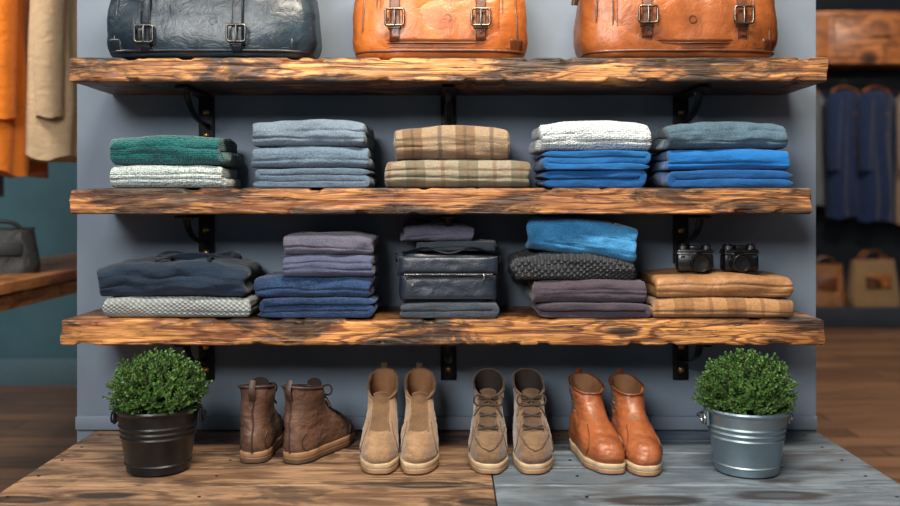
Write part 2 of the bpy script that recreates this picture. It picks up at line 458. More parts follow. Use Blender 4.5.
# row 2
fold('folded_knit_sweater',-.752,Z2,.305,.057,mint,2,axis='y',rz=.02)
fold('folded_knit_sweater',-.754,Z2+.058,.302,.075,teal,2,axis='y',amp=.007,rz=-.02)
fold('folded_wool_sweater',-.366,Z2,.325,.050,slate2,3)
fold('folded_wool_sweater',-.370,Z2+.050,.318,.055,slate3,2,axis='y',rz=.02)
fold('folded_wool_sweater',-.376,Z2+.105,.312,.068,slate,2,axis='y',amp=.008,sag=.12,rz=-.02)
fold('folded_plaid_shirt',.018,Z2,.396,.072,pl2,2,axis='y')
fold('folded_plaid_shirt',.010,Z2+.071,.312,.088,pl1,2,axis='y',sag=.10,amp=.006)
fold('folded_jeans',.384,Z2,.290,.045,blue2,2)
fold('folded_jeans',.386,Z2+.045,.296,.050,blue,3,flip=True)
fold('folded_knit_sweater',.384,Z2+.094,.306,.078,whitek,2,axis='y',sag=.1,amp=.006,rz=.02)
fold('folded_jeans',.742,Z2,.350,.045,blue2,2,flip=True)
fold('folded_jeans',.738,Z2+.045,.332,.054,blue3,2,axis='y',rz=-.015)
fold('folded_wool_sweater',.733,Z2+.098,.330,.074,steelb,2,axis='y',sag=.18,amp=.010,rz=.02)
# row 3
fold('folded_knit_blanket',-.728,Z3,.395,.052,ribg,2,axis='y')
def hoodie(b,mats,w,d,h):
    mats.append(blackcord)
    for sx0 in (-1,1):
        pts=[Vector((.03+sx0*(.02+.05*i/12)+.01*math.sin(i),-.02-.08*i/12,h+.003+.004*math.sin(i*.9))) for i in range(13)]
        b.tube(pts,.003,1,6)
    pts=[Vector((.03+.10*math.cos(a),.02+.05*math.sin(a),h*.97+.006*math.sin(a*3))) for a in [i/40*2*pi for i in range(40)]]
    b.tube(pts,.015,0,8,closed=True)
fold('folded_hooded_sweatshirt',-.735,Z3+.052,.405,.092,navy,2,d=.26,axis='y',amp=.013,sag=.16,seed=4.4,extra=hoodie)
fold('folded_jeans',-.353,Z3,.325,.052,navyd,3)
fold('folded_jeans',-.355,Z3+.052,.322,.052,navyd,2,axis='y',amp=.008)
fold('folded_trousers',-.318,Z3+.104,.250,.056,purp2,2,axis='y',amp=.006)
fold('folded_trousers',-.325,Z3+.159,.240,.054,purp,2,axis='y',sag=.12,amp=.007)
fold('folded_trousers',-.004,Z3,.268,.038,charc,2)
fold('folded_denim_shirt',.378,Z3,.305,.038,plum,2)
fold('folded_denim_shirt',.366,Z3+.038,.312,.057,plum,2,axis='y')
fold('folded_quilted_jacket',.330,Z3+.095,.330,.074,quilt,2,axis='y',sag=.22,amp=.010)
def jean_extra(b,mats,w,d,h):
    mats.append(stitch)
    for o in (0,.008):
        pts=[Vector((w*.28+o,-d*.38+d*.6*i/14,h*.985+.002)) for i in range(15)]
        b.tube(pts,.0009,1,5)
fold('folded_jeans',.355,Z3+.154,.300,.096,denim,2,d=.23,axis='y',tilt=.14,rz=-.10,sag=.06,amp=.011,extra=jean_extra,seed=21.3,crease=1.4)
fold('folded_leather_jacket',.724,Z3,.378,.050,tan2,2,axis='y')
fold('folded_leather_jacket',.724,Z3+.050,.374,.058,tanl,2,axis='y',sag=.06,amp=.007)

# ---------------------------------------------------------------- bags
def bagsurf(W,D,H,n=4.):
    def ab(t):
        s=1-.10*(1-min(t/.22,1))**2
        return W/2*s*(1-.10*t*t), D/2*s*(1-.62*max(0,t-.25)**1.5)
    def yf(x,z):
        a,bb=ab(max(0,min(1,z/H))); u=min(.999,abs(x)/a)
        return -bb*(1-u**n)**(1/n)
    return ab,yf
def bag(name,x,W,D,H,mats,straps,bz,pocket=True,seed=1.,y=-.160,z=1.4585,hang=False,rz=0):
    b=MB(); ab,yf0=bagsurf(W,D,H); n=4.; R=44; N=120; rings=[]
    def disp(p): return .011*nz(p,8,seed)+.004*nz((p[0]*20,p[1]*20,p[2]*12),1,seed)+.001*nz(p,50,seed)
    def yf(x,z): return yf0(x,z)-disp((x,yf0(x,z),z))
    for i in range(R+1):
        t=i/R; a,bb=ab(t); ring=[]
        for j in range(N):
            th=2*pi*j/N; px=a*sg(math.cos(th),2/n); py=bb*sg(math.sin(th),2/n)
            p=Vector((px,py,t*H)); dd=disp(p)
            p.x+=math.copysign(dd,px)*abs(math.cos(th)); p.y+=math.copysign(dd,py)*abs(math.sin(th))**.5
            ring.append(p)
        rings.append(ring)
    rings.insert(0,[Vector((v.x*.95,v.y*.93,0)) for v in rings[0]])
    for v in rings[1]: v.z+=.006
    top=rings[-1]; rings.append([Vector((v.x*.96,v.y*.6,H+.012)) for v in top])
    b.loft(rings,0,True,True,True)
    def patch(x0,x1,z0,z1,off,mat,nx=8,nzz=20):
        rr=[]
        for i in range(nzz+1):
            zz=z0+(z1-z0)*i/nzz; row=[]
            for j in range(nx+1):
                xx=x0+(x1-x0)*j/nx
                ed=min(i,nzz-i,j,nx-j); o=off if ed>0 else -.002
                row.append(Vector((xx,yf(xx,zz)-o,zz)))
            rr.append(row)
        b.loft(rr,mat,False)
    def seam(x0,x1,z0,z1,mat,r=.0015,off=.001,n=30):
        b.tube([Vector((x0+(x1-x0)*i/n,yf(x0+(x1-x0)*i/n,z0+(z1-z0)*i/n)-off,z0+(z1-z0)*i/n)) for i in range(n+1)],r,mat,6)
    a0,_=ab(.1)
    if pocket:
        patch(-a0*.72,a0*.72,H*.13,H*.60,.006,0,30,24)
        seam(-a0*.68,a0*.68,H*.155,H*.155,3,.0007,.0065)
        seam(-a0*.68,-a0*.68,H*.155,H*.58,3,.0007,.0065); seam(a0*.68,a0*.68,H*.155,H*.58,3,.0007,.0065)
        seam(-a0*.72,a0*.72,H*.13,H*.13,1,.0022,.003); seam(-a0*.72,-a0*.72,H*.13,H*.6,1,.0022,.003); seam(a0*.72,a0*.72,H*.13,H*.6,1,.0022,.003)
    patch(-a0*.80,a0*.80,H*.56,H*.97,.009,0,34,16)
    seam(-a0*.78,a0*.78,H*.58,H*.58,3,.0007,.0095)
    seam(-a0*.80,a0*.80,H*.56,H*.56,1,.0022,.006)
    a,bb=ab(.055); zz=.055*H
    ring=[]
    for j in range(120):
        th=2*pi*j/120; px=a*sg(math.cos(th),2/n); py=bb*sg(math.sin(th),2/n)
        ring.append(Vector((px*1.012,py*1.02-(.003 if py<0 else 0),zz+.004)))
    b.tube(ring,.004,1,8,closed=True)
    seam(-a0*.8,a0*.8,H*.095,H*.095,3,.0007,.001,40)
    for s in (-1,1):
        seam(s*a0*.90,s*a0*.84,H*.06,H*.95,1,.003,.001)
        patch(min(s*a0*.80,s*a0*.97),max(s*a0*.80,s*a0*.97),.012,.055,.004,1,8,10)
    for xs in straps:
        patch(xs-.016,xs+.016,max(.012,bz-.045),H*.98,.013,1,6,30)
        patch(xs-.020,xs+.020,bz-.012,bz+.004,.018,1,6,6)
        for e in (-.013,.013): seam(xs+e,xs+e,max(.016,bz-.04),H*.95,3,.0006,.0135)
        yb=yf(xs,bz+.018)-.020; pts=[]
        w2,h2=.023,.021
        for (cx,cz,a00) in ((w2-.006,h2-.006,0),(-w2+.006,h2-.006,pi/2),(-w2+.006,-h2+.006,pi),(w2-.006,-h2+.006,1.5*pi)):
            for q in range(4):
                aa=a00+q/3*pi/2; pts.append(Vector((xs+cx+.006*math.cos(aa),yb,bz+.018+cz+.006*math.sin(aa))))
        b.tube(pts,.0034,2,8,closed=True)
        b.tube([(xs,yb-.002,bz+.018+h2),(xs,yb-.005,bz+.018),(xs,yb-.002,bz+.018-h2)],.0024,2,6)
        if bz>.06:
            for q in range(2): b.lathe([(.0022,.001),(.0022,-.001),(.0003,-.001)],(xs,yf(xs,bz-.018-q*.012)-.0145,bz-.018-q*.012),1,8,'y')
    for s in (-1,1):
        xs0,xs1=-W*.17,W*.17
        pts=[Vector((xs0+(xs1-xs0)*(.5-.5*math.cos(i/24*pi)),s*D*.14,H*.97+.13*math.sin(i/24*pi)**.7)) for i in range(25)]
        b.tube(pts,.008,1,8)
        for xx in (xs0,xs1): b.lathe([(.014,-.004),(.014,.004),(.006,.004)],(xx,s*D*.14,H+.0),2,14,'y')
    for s in (-1,1):
        b.tube([Vector((s*(W/2*.93)+s*.006,.012*math.cos(a),H*.72+.014*math.sin(a))) for a in [i/20*2*pi for i in range(20)]],.0025,2,6,closed=True)
        b.box((s*W/2*.92,0,H*.64),(.014,.03,.05),1,.004)
    if hang:
        pts=[Vector((-W/2*.96-.008-.012*math.sin(i/20*pi),-.03,H*.72-.22*H*3.0*math.sin(i/20*pi)*.32)) for i in range(21)]
        b.tube(pts,.009,1,8,flat=.35)
    b.lathe([(.010,-.001),(.010,-.002),(.0085,-.002),(.0085,-.001)],(0.02,yf(.02,H*.33)-.0065,H*.33),3,24,'y')
    b.build(name,mats,(x,y,z),(0,0,rz),ang=60)
lnavy=leather('navy_leather',S(20,34,46),S(32,50,62),.38,1,.1,.55); lnavy2=leather('dark_navy_leather',S(16,24,34),S(24,36,46),.38,1,.1,.5)
lorg=leather('orange_tan_leather',S(192,108,46),S(154,80,32),.38,1,.12,.5,.4); lorg2=leather('brown_strap_leather',S(112,60,28),S(86,44,20),.4,1,.1,.5)
lcog=leather('cognac_leather',S(158,88,42),S(120,64,28),.38,1,.12,.5,.4); lcog2=leather('dark_cognac_leather',S(98,52,28),S(76,38,18),.4,1,.1,.5)
darkmetal=plain('dark_bronze',S(120,110,96),.3,1,.2)
gun=plain('gunmetal',S(86,84,82),.35,1,.2)
bag('leather_duffel_bag',-.620,.545,.235,.29,[lnavy,lnavy2,gun,lnavy2],(-.150,.084),.042,False,3.)
bag('leather_briefcase',-.026,.458,.215,.31,[lorg,lorg2,darkmetal,lorg2],(-.114,.104),.085,True,8.)
bag('leather_satchel',.594,.516,.225,.30,[lcog,lcog2,darkmetal,lcog2],(-.096,.146),.090,True,13.,hang=True)

def small_bag():
    b=MB(); W,D,H=.258,.235,.118
    rings=[]
    for i in range(21):
        t=i/20; rr=math.sin(min(1,t/.2)*pi/2)*.05+.95
        if t>.8: rr=.90+.10*math.cos((t-.8)/.2*pi/2)
        ring=[]
        for j in range(100):
            th=2*pi*j/100
            p=Vector((W/2*rr*sg(math.cos(th),.35),D/2*rr*sg(math.sin(th),.35),H*t))
            p.z+=.006*nz(p,12,3.)*(t); p.y+=.006*nz(p,14,5.); p.x+=.005*nz(p,15,8.)
            ring.append(p)
        rings.append(ring)
    b.loft(rings,0,True,True,True)
    def panel(cx,cz,w,h,yb,bul,mat,seed):
        rows=[]
        for i in range(19):
            row=[]
            for j in range(41):
                u=2*j/40-1; v=2*i/18-1; f=max(0,(1-abs(u)**6)*(1-abs(v)**6))**.5
                x=cx+u*w/2; z=cz+v*h/2
                row.append(Vector((x,yb-bul*f-.002*f*nz((x*30,seed,z*40),1),z)))
            rows.append(row)
        b.loft(rows,mat,False)
    yb=-D/2+.004
    panel(0,.037,.240,.064,yb,.016,0,3.); panel(0,.095,.250,.044,yb,.014,0,7.)
    b.tube([Vector((-.112+.224*i/20,yb-.0145+.001*math.sin(i),.0715)) for i in range(21)],.0038,1,8)
    for i in range(56): b.box((-.110+.220*i/55,yb-.0180,.0715),(.0022,.001,.0030),2,.0003)
    b.box((.090,yb-.0195,.066),(.005,.003,.014),2,.001)
    b.lathe([(.004,0),(.004,-.002),(.0005,-.0025)],(-.09,yb-.0165,.045),2,12,'y')
    b.tube([Vector((-.108+.216*i/20,yb-.0155,.012)) for i in range(21)],.0013,1,6)
    b.tube([Vector((-.108+.216*i/20,yb-.0160,.062)) for i in range(21)],.0010,1,6)
    for s in (-1,1):
        b.box((s*.131,-.02,.08),(.008,.03,.04),1,.003)
        b.tube([Vector((s*.137,-.02+.011*math.cos(a),.108+.011*math.sin(a))) for a in [i/16*2*pi for i in range(16)]],.002,2,6,closed=True)
    pts=[Vector((-.118+.236*i/30,-.060-.035*math.sin(i/30*pi),H+.006+.012*math.sin(i/30*pi*2)**2)) for i in range(31)]
    b.tube(pts,.008,1,8,flat=.4,up=(0,0,1))
    b.build('zippered_messenger_bag',[leather('black_navy_bag_leather',S(38,48,64),S(28,37,50),.42,1,.1,.6),blackcord,M['steel']],(-.004,-.150,Z3+.0395))
small_bag()
fold('folded_scarf',.012,Z3+.165,.215,.026,charc,2,d=.17,axis='y',y=-.12,amp=.006)
def loops(b,mats,w,d,h):
    mats.append(blackcord)
    for (cx,r) in ((.02,.040),(-.055,.030)):
        pts=[Vector((cx+r*math.cos(a),-.05+.01*math.sin(a*2),h*.86+.4*r*max(-.1,math.sin(a)))) for a in [i/28*pi for i in range(29)]]
        b.tube(pts,.004,1,7)
fold('folded_cotton_jacket',-.036,Z3+.191,.198,.050,purp,2,d=.17,axis='y',y=-.12,amp=.010,sag=.2,extra=loops,seed=3.)

# cameras
benam=plain('black_enamel',S(18,18,20),.3,0,.2,.1,80)
glass=plain('viewfinder_glass',S(40,60,70),.1)
camsil=plain('brushed_camera_silver',S(130,130,130),.3,1,.1)
def vcam(x,rz,side):
    b=MB()
    b.box((0,0,.024),(.088,.040,.046),0,.010); b.box((0,0,.051),(.086,.038,.010),0,.005)
    b.box((0,-.0005,.046),(.0885,.0405,.0025),1,.0008)
    b.box((0,-.001,.059),(.026,.030,.012),0,.003)
    for s,r in ((-1,.0135),(1,.012)):
        b.lathe([(r,.055),(r,.064),(r*.85,.066),(.0005,.066)],(s*.028,0,0),1,24)
        b.lathe([(r*.55,.065),(r*.55,.069),(.0005,.069)],(s*.028,0,0),0,20)
    c=(side*.010,-.020,.025)
    b.lathe([(.024,0),(.024,-.005)],c,1,36,'y')
    b.lathe([(.022,-.004),(.022,-.024),(.020,-.026),(.017,-.020),(.0005,-.018)],c,0,36,'y')
    b.lathe([(.0225,-.010),(.0232,-.012),(.0232,-.014),(.0225,-.016)],c,1,36,'y')
    for q in range(24):
        a=2*pi*q/24; b.box((c[0]+.0222*math.cos(a),c[1]-.0075,c[2]+.0222*math.sin(a)),(.002,.005,.002),0,.0005)
    b.box((-side*.030,-.0205,.038),(.010,.002,.006),2,.001)
    b.build('vintage_camera',[benam,camsil,glass],(x,-.185,Z3+.1105),(0,0,rz),scale=1.08)
vcam(.642,-.10,1); vcam(.760,.08,-1)

# ---------------------------------------------------------------- boots
def boot(name,loc,rz,levels,mats,slope=.03,lace=0,w=1.,sole=.024,tab=False,seed=1.,weave=False,mirror=1,tongue=True,toecap=False,gore=False,hs=1.):
    b=MB(); NL=44; N=72
    def lev(t):
        l=[catmull([l[q] for l in levels],t) for q in range(4)]; l[0]=.02+(l[0]-.02)*hs; return l
    def pt(t,th,off=0.):
        z,yf,yb,hw=lev(t); u=math.cos(th); v=math.sin(th)
        low=max(0,1-t*1.6)
        sh=1+low*(.12*math.exp(-((u-.45)/.4)**2)-.14*math.exp(-((u+.25)/.35)**2))
        mid=(yf+yb)/2; hl=(yb-yf)/2+off
        x=(hw*w*sh+off)*sg(v,.82-.20*low); y=mid-hl*sg(u,.9)
        x+=mirror*low*.008*max(0,u)**2
        zz=z-slope*max(0,(t-.55)/.45)**1.5*(u*.5+.5)
        if t>.75: zz+=.008*((t-.75)/.25)*(-u)*0.5
        soft=max(0,t-.45)
        x+=soft*.012*nz((seed,t*3,1)); y+=soft*.012*nz((seed,t*3,7))
        dd=.0032*nz((x,y,zz),24,seed)+.0016*nz((x*1,y*1,zz*2),60,seed)
        if .12<t<.5 and u>.2: zz+=.0018*math.sin(t*70+3*v)*(u-.2)
        return Vector((x+dd,y+dd,zz))
    rings=[[pt(i/NL,2*pi*j/N) for j in range(N)] for i in range(NL+1)]
    def matf(i,j):
        t=i/NL; a=2*pi*(j+.5)/N; u=math.cos(a)
        if tongue and t>.42 and u>.90: return 2
        if gore and t>.58 and abs(u+.05)<.32*min(1,(t-.5)*3): return 5
        if toecap and t<.30 and u>.45: return 2
        if t>.95: return 2
        return 0
    b.loft(rings,0,True,False,False,matf=matf)
    inner=[[pt(1-q*.5,2*pi*j/N,-.0045) for j in range(N)] for q in (0,.1,.3,.6,1.)]
    inner.insert(0,rings[-1])
    for v in inner[1]: v.z+=.0005
    b.loft(inner,3,True,False,True)
    def sr(z,off): return [Vector((pt(0,2*pi*j/N,off).x,pt(0,2*pi*j/N,off).y,z)) for j in range(N)]
    b.loft([sr(0,.000),sr(.0015,.0035),sr(sole*.45,.004),sr(sole*.5,.0032),sr(sole*.55,.004),sr(sole*.95,.0048),sr(sole+.002,.003),sr(sole+.003,-.002)],1,True,True,True,
           matf=lambda i,j: 4 if i<2 else 1)
    for s in (-1,1):
        pts=[pt(.10+.42*q/14, s*(1.05-.32*math.sin(q/14*pi/2)),.0012) for q in range(15)]
        b.tube(pts,.0014,2,6)
        if not gore:
            pts=[pt(.42+.55*q/14, s*.47,.0012) for q in range(15)]
            b.tube(pts,.0015,2,6)
        pts=[pt(.06+.30*q/10, s*(2.45+.2*math.sin(q/10*pi)),.0010) for q in range(11)]
        b.tube(pts,.0012,2,6)
    pts=[pt(.05+.9*q/14,pi,.0012) for q in range(15)]; b.tube(pts,.0022,2,6)
    b.tube([pt(.995,2*pi*j/N,.000) for j in range(N)],.0032,2,8,closed=True)
    if lace:
        for q in range(lace):
            t=.47+.46*q/max(1,lace-1)
            for s in (-1,1):
                ps=[pt(t+.05*s*(e/8-.5),-.46+.92*e/8,.0045) for e in range(9)]
                b.tube(ps,.0026,5,6)
            for s in (-1,1):
                c=pt(t,s*.52,.0015); b.lathe([(.0035,.001),(.0035,-.002),(.002,-.002)],c,6,10,'y')
        c=pt(.93,0,.006)
        for s in (-1,1):
            ps=[c+Vector((s*(.004+.032*math.sin(e/14*pi)), -.004-.008*math.sin(e/14*pi), .012*math.sin(e/14*2*pi)-.004*e/14)) for e in range(15)]
            b.tube(ps,.0024,5,6)
            ps=[c+Vector((s*(.002+.034*e/10),-.006-.004*e/10,-.003-.040*(e/10)**1.4)) for e in range(11)]
            b.tube(ps,.0024,5,6)
    if tongue:
        rows=[]
        for i in range(7):
            row=[]
            for j in range(9):
                th=-.45+.9*j/8; p=pt(.80+.2*i/6,th,-.001 if i<5 else .002); p.z+=.022*i/6*math.cos(th*2.2); row.append(p)
            rows.append(row)
        b.loft(rows,2,False)
        b.loft([[p+Vector((0,.004,0)) for p in r] for r in rows],3,False)
    if tab:
        p=pt(.97,pi,.002); zt_=p.z
        ps=[Vector((p.x,p.y-.002+.009*math.sin(e/12*pi),zt_-.03+.05*e/12)) for e in range(13)]
        b.tube(ps,.008,2,8,flat=.3,up=(0,1,0))
    if weave:   # moccasin-style apron seam around the toe
        b.tube([pt(.20+.22*abs(q/20-.5)*2,-1.0+2.0*q/20,.0012) for q in range(21)],.0018,2,6)
    b.build(name,mats,loc,(0,0,rz),ang=55)

chukka=[(.020,-.272,-.002,.042),(.036,-.278,.003,.046),(.054,-.268,.004,.046),(.070,-.244,.003,.044),(.084,-.210,.001,.041),(.099,-.177,-.001,.038),(.118,-.150,-.003,.037),(.140,-.133,-.003,.037),(.162,-.124,-.001,.039),(.182,-.119,.001,.040)]
tall=[(a[0],a[1]*.95,a[2],a[3]*(1.0 if i<5 else 1.06)) for i,a in enumerate(chukka)]
def suede(name,c,v=.3):
    t=NT(name); o=t.mapping((1,1,1)); f=t.math('ADD',t.math('MULTIPLY',t.noise(o,28,4,.6),.6),t.math('MULTIPLY',t.noise(o,260,2,.7),.4))
    return t.fin(t.mix(t.step(f,.35,.65),k(c,1-v),k(c,1+v)),.95,0,t.bump(t.noise(o,200,3,.7),.4,.003),.3,spec=.15)
cream=plain('cream_rubber',S(184,160,128),.6,0,.15,.1,60); brsole=plain('gum_sole',S(140,106,76),.65,0,.15); brownrub=plain('brown_outsole',S(80,56,40),.7)
lin_d=plain('dark_shoe_lining',S(44,33,26),.9); lin_t=plain('tan_shoe_lining',S(134,94,60),.85)
lace_b=plain('brown_lace',S(54,38,30),.85); lace_t=plain('taupe_lace',S(56,44,35),.85)
elastic=fabric('brown_elastic',S(98,56,34),'rib',.2)
sb=leather('worn_brown_leather',S(106,76,60),S(76,54,43),.55,2,.05,.8,.5); sb2=leather('dark_brown_leather',S(66,46,38),S(50,35,29),.55,2,.05,.8)
st=suede('sand_suede',S(140,112,84),.27); st2=suede('sand_suede_trim',S(102,77,55),.2)
sg_=suede('taupe_brown_suede',S(112,89,67),.3); sg2=suede('taupe_brown_suede_trim',S(80,61,46),.25)
lc=leather('cognac_boot_leather',S(160,92,54),S(130,70,38),.42,1.5,.12,.5,.4); lc2=leather('cognac_boot_trim',S(116,62,34),S(98,50,27),.42,2,.1,.5)
ZB=.4512
m1=[sb,brsole,sb2,lin_d,brownrub,lace_b,M['brass']]
boot('leather_lace_up_boot',(-.486,-.335,ZB),pi+.04,tall,m1,.012,5,1.02,.026,True,2.,mirror=1,hs=1.02)
boot('leather_lace_up_boot',(-.392,-.338,ZB),math.radians(156),tall,m1,.012,5,1.0,.026,True,5.,mirror=-1,hs=1.02)
m2=[st,cream,st2,lin_t,brsole,lace_t,M['brass']]
boot('desert_boot',(-.174,-.150,ZB),.0,chukka,m2,.050,0,.98,.024,True,7.,mirror=1,tongue=True,hs=1.08)
boot('desert_boot',(-.080,-.150,ZB),.03,chukka,m2,.050,0,.98,.024,True,9.,mirror=-1,tongue=True,hs=1.08)
m3=[sg_,cream,sg2,lin_d,brsole,lace_t,M['brass']]
boot('suede_chukka_boot',(.104,-.148,ZB),-.06,chukka,m3,.040,4,1.,.022,False,11.,True,mirror=1,hs=1.07)
boot('suede_chukka_boot',(.202,-.148,ZB),.02,chukka,m3,.040,4,1.,.022,False,14.,True,mirror=-1,hs=1.07)
m4=[lc,cream,lc2,lin_t,brsole,elastic,M['brass']]
boot('leather_chelsea_boot',(.345,-.155,ZB),.14,chukka,m4,.020,0,1.02,.022,True,17.,mirror=1,tongue=False,gore=True)
boot('leather_chelsea_boot',(.452,-.165,ZB),.08,chukka,m4,.020,0,1.00,.022,True,19.,mirror=-1,tongue=False,gore=True)

# ---------------------------------------------------------------- potted boxwoods
leafm=NT('boxwood_leaf')
def lm():
    t=leafm; g=t.new('ShaderNodeNewGeometry')
    col=t.mix(g.outputs['Random Per Island'],S(28,58,28),S(100,140,68))
    return t.fin(col,.45,0,None,0,0,.4)
lm(); twig=plain('twig_bark',S(60,48,32),.9); soil=plain('potting_soil',S(36,26,20),.95,0,.4,.6,80)
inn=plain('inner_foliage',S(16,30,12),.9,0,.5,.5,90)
def plant(x,y,matp,matr,seed,name):
    rnd=random.Random(seed); b=MB()
    H=.150; r0,r1=.074,.096
    def R(z): return r0+(r1-r0)*z/H
    prof=[(.0005,0),(r0-.003,0),(r0,.002),(R(.018),.018),(R(.018)+.003,.021),(R(.024),.024)]
    for zc in (.085,.098,.111):
        prof+=[(R(zc-.004),zc-.004),(R(zc)+.0028,zc),(R(zc+.004),zc+.004)]
    prof+=[(R(.14),.14),(r1+.004,.145),(r1+.006,.149),(r1+.004,.153),(r1,.153),(r1-.004,.150),(R(.12)-.006,.120)]
    b.lathe(prof,(0,0,0),0,64)
    b.lathe([(R(.12)-.006,.130),(.05,.138),(.0005,.142)],(0,0,0),3,40)
    for s in (-1,1):
        b.box((s*(r1+.005),0,.128),(.006,.030,.034),0,.002)
        b.tube([Vector((s*(r1+.012),.012*math.cos(a),.126+.012*math.sin(a))) for a in [i/18*2*pi for i in range(18)]],.0022,4,6,closed=True)
    pts=[Vector(((r1+.012)*math.cos(a),.02+.112*math.sin(a)*.95,.126-.012*math.sin(a))) for a in [i/40*pi for i in range(41)]]
    b.tube(pts,.0022,4,6)
    C=Vector((0,0,.190)); RX,RZ=.106,.088
    for i in range(26):
        a=rnd.uniform(0,2*pi); e=rnd.uniform(.3,1.4)
        tip=C+Vector((RX*.8*math.cos(a)*math.cos(e),RX*.8*math.sin(a)*math.cos(e),RZ*.8*math.sin(e)))
        base=Vector((rnd.uniform(-.03,.03),rnd.uniform(-.03,.03),.135))
        b.tube([base,base.lerp(tip,.5)+Vector((0,0,.01)),tip],.0016,2,5)
    def leaf(p,dr,up,L,Wd):
        sd=dr.cross(up)
        if sd.length<1e-4: return
        sd.normalize(); nn=sd.cross(dr).normalized()
        q=[p,p+dr*L*.35+sd*Wd+nn*.0012,p+dr*L*.8+sd*Wd*.7+nn*.001,p+dr*L,p+dr*L*.8-sd*Wd*.7+nn*.001,p+dr*L*.35-sd*Wd+nn*.0012]
        i0=len(b.v); b.v.extend(q); b.f.append((i0,i0+1,i0+2,i0+3)); b.f.append((i0,i0+3,i0+4,i0+5)); b.m+= [1,1]
    NSP=560
    for sgi in range(NSP):
        zf=1-1.75*(sgi+.5)/NSP; a=sgi*2.39996+rnd.uniform(-.2,.2); rr=math.sqrt(max(0,1-zf*zf))
        dv=Vector((rr*math.cos(a),rr*math.sin(a),zf)).normalized()
        rad=1+.18*nz(dv,2.5,seed)+rnd.uniform(-.11,.10)
        tip=C+Vector((dv.x*RX*rad,dv.y*RX*rad,dv.z*RZ*rad))
        if tip.z<.146: continue
        grow=(dv+Vector((rnd.uniform(-.4,.4),rnd.uniform(-.4,.4),.5+rnd.uniform(-.3,.3)))).normalized()
        L=.038; st_=tip-grow*L
        b.tube([st_,tip],.0007,2,3)
        t1=grow.orthogonal().normalized(); t2=grow.cross(t1)
        for q in range(9):
            f=q/8; p=st_+grow*L*f
            for s in (0,pi):
                an=q*pi/2+s+rnd.uniform(-.3,.3); side=t1*math.cos(an)+t2*math.sin(an)
                dr=(side*(1-.45*f)+grow*(.45+.5*f)+Vector((rnd.uniform(-.2,.2),)*3)).normalized()
                leaf(p,dr,grow,rnd.uniform(.008,.012)*(1.05-.25*f),rnd.uniform(.0024,.0034))
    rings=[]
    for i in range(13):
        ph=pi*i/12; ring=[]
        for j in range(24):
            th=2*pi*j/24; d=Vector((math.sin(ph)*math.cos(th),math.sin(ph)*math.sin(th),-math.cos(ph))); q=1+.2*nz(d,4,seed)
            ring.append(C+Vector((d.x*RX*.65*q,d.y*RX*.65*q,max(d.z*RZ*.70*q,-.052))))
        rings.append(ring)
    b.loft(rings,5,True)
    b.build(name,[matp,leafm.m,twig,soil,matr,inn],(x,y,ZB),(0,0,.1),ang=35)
def galv():
    t=NT('galvanized_steel'); o=t.mapping((1,1,1)); v=t.new('ShaderNodeTexVoronoi'); t.link(o,v.inputs['Vector']); v.inputs['Scale'].default_value=70
    f=t.noise(o,12,4,.6)
    col=t.mix(f,S(118,140,154),S(166,184,194))
    return t.fin(col,t.math('ADD',t.math('MULTIPLY',f,.3),.28),.85,t.bump(v.outputs['Distance'],.08,.003))
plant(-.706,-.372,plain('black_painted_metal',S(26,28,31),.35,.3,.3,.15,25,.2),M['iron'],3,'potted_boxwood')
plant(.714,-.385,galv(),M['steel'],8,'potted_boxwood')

# ---------------------------------------------------------------- left background
def coat(name,loc,W,T,L,mat,rz=0.,seed=1.,flare=1.1,sleeve=.62,hook=.12):
    b=MB(); N=80; R=40; rings=[]
    for i in range(R+1):
        t=i/R; z=-L*t
        if t<.09: w=W*(.16+.84*math.sin(t/.09*pi/2)**.8)/2; z=-L*(.02+.07*(t/.09)**1.5)
        else: w=W/2*(1+(flare-1)*(t-.09))
        dp=T/2*(.45+.55*min(1,t/.12))*(1+.25*t)
        ring=[]
        for j in range(N):
            th=2*pi*j/N; fo=1+.16*min(1,t*2)*math.sin(th*9+seed+2*nz((t*2,seed,0)))*abs(math.sin(th))+.05*nz((math.cos(th)*3,math.sin(th)*3,t*5),1,seed)
            ring.append(Vector((w*sg(math.cos(th),.8)*(1+.03*math.sin(th*6+seed)),dp*sg(math.sin(th),.8)*fo,z+.012*t*math.sin(th*4+seed))))
        rings.append(ring)
    b.loft(rings,0,True,True,True)
    for s in (-1,1):
        rr=[]
        for i in range(25):
            t=i/24; c=Vector((s*(W*.43+.09*math.sin(t*pi/2)*W),-.02*t-T*.12,-L*.10-sleeve*t)); r=.075-.02*t
            rr.append([c+Vector((math.cos(a)*r*(1+.08*nz((math.cos(a)*2,math.sin(a)*2,t*9),1,seed)),math.sin(a)*r*.85,.006*math.sin(a*3))) for a in [2*pi*j/24 for j in range(24)]])
        b.loft(rr,0,True,True,True)
    b.box((0,-T/2*1.12,-L*.52),(.03,.012,L*.82),0,.004)
    for s in (-1,1): b.box((s*.05,-T*.35,-L*.07),(.09,.02,.06),0,.006,Matrix.Rotation(s*.6,3,'Y'))
    for q in range(5): b.lathe([(.010,0),(.010,-.004),(.0005,-.004)],(0,-T/2*1.12-.006,-L*(.2+.15*q)),1,12,'y')
    pts=[Vector((W*.42*math.cos(a),0,-.045+.055*math.sin(a))) for a in [i/20*pi for i in range(21)]]
    b.tube(pts,.009,1,8)
    pts=[Vector((0,0,.005+.04*i/4)) for i in range(5)]+[Vector((0,.022-.022*math.cos(a),.06+.030*math.sin(a))) for a in [i/10*pi*1.15 for i in range(1,11)]]
    b.tube(pts,.0025,2,6)
    return b.build(name,[mat,M['cab'],M['steel']],loc,(0,0,rz))
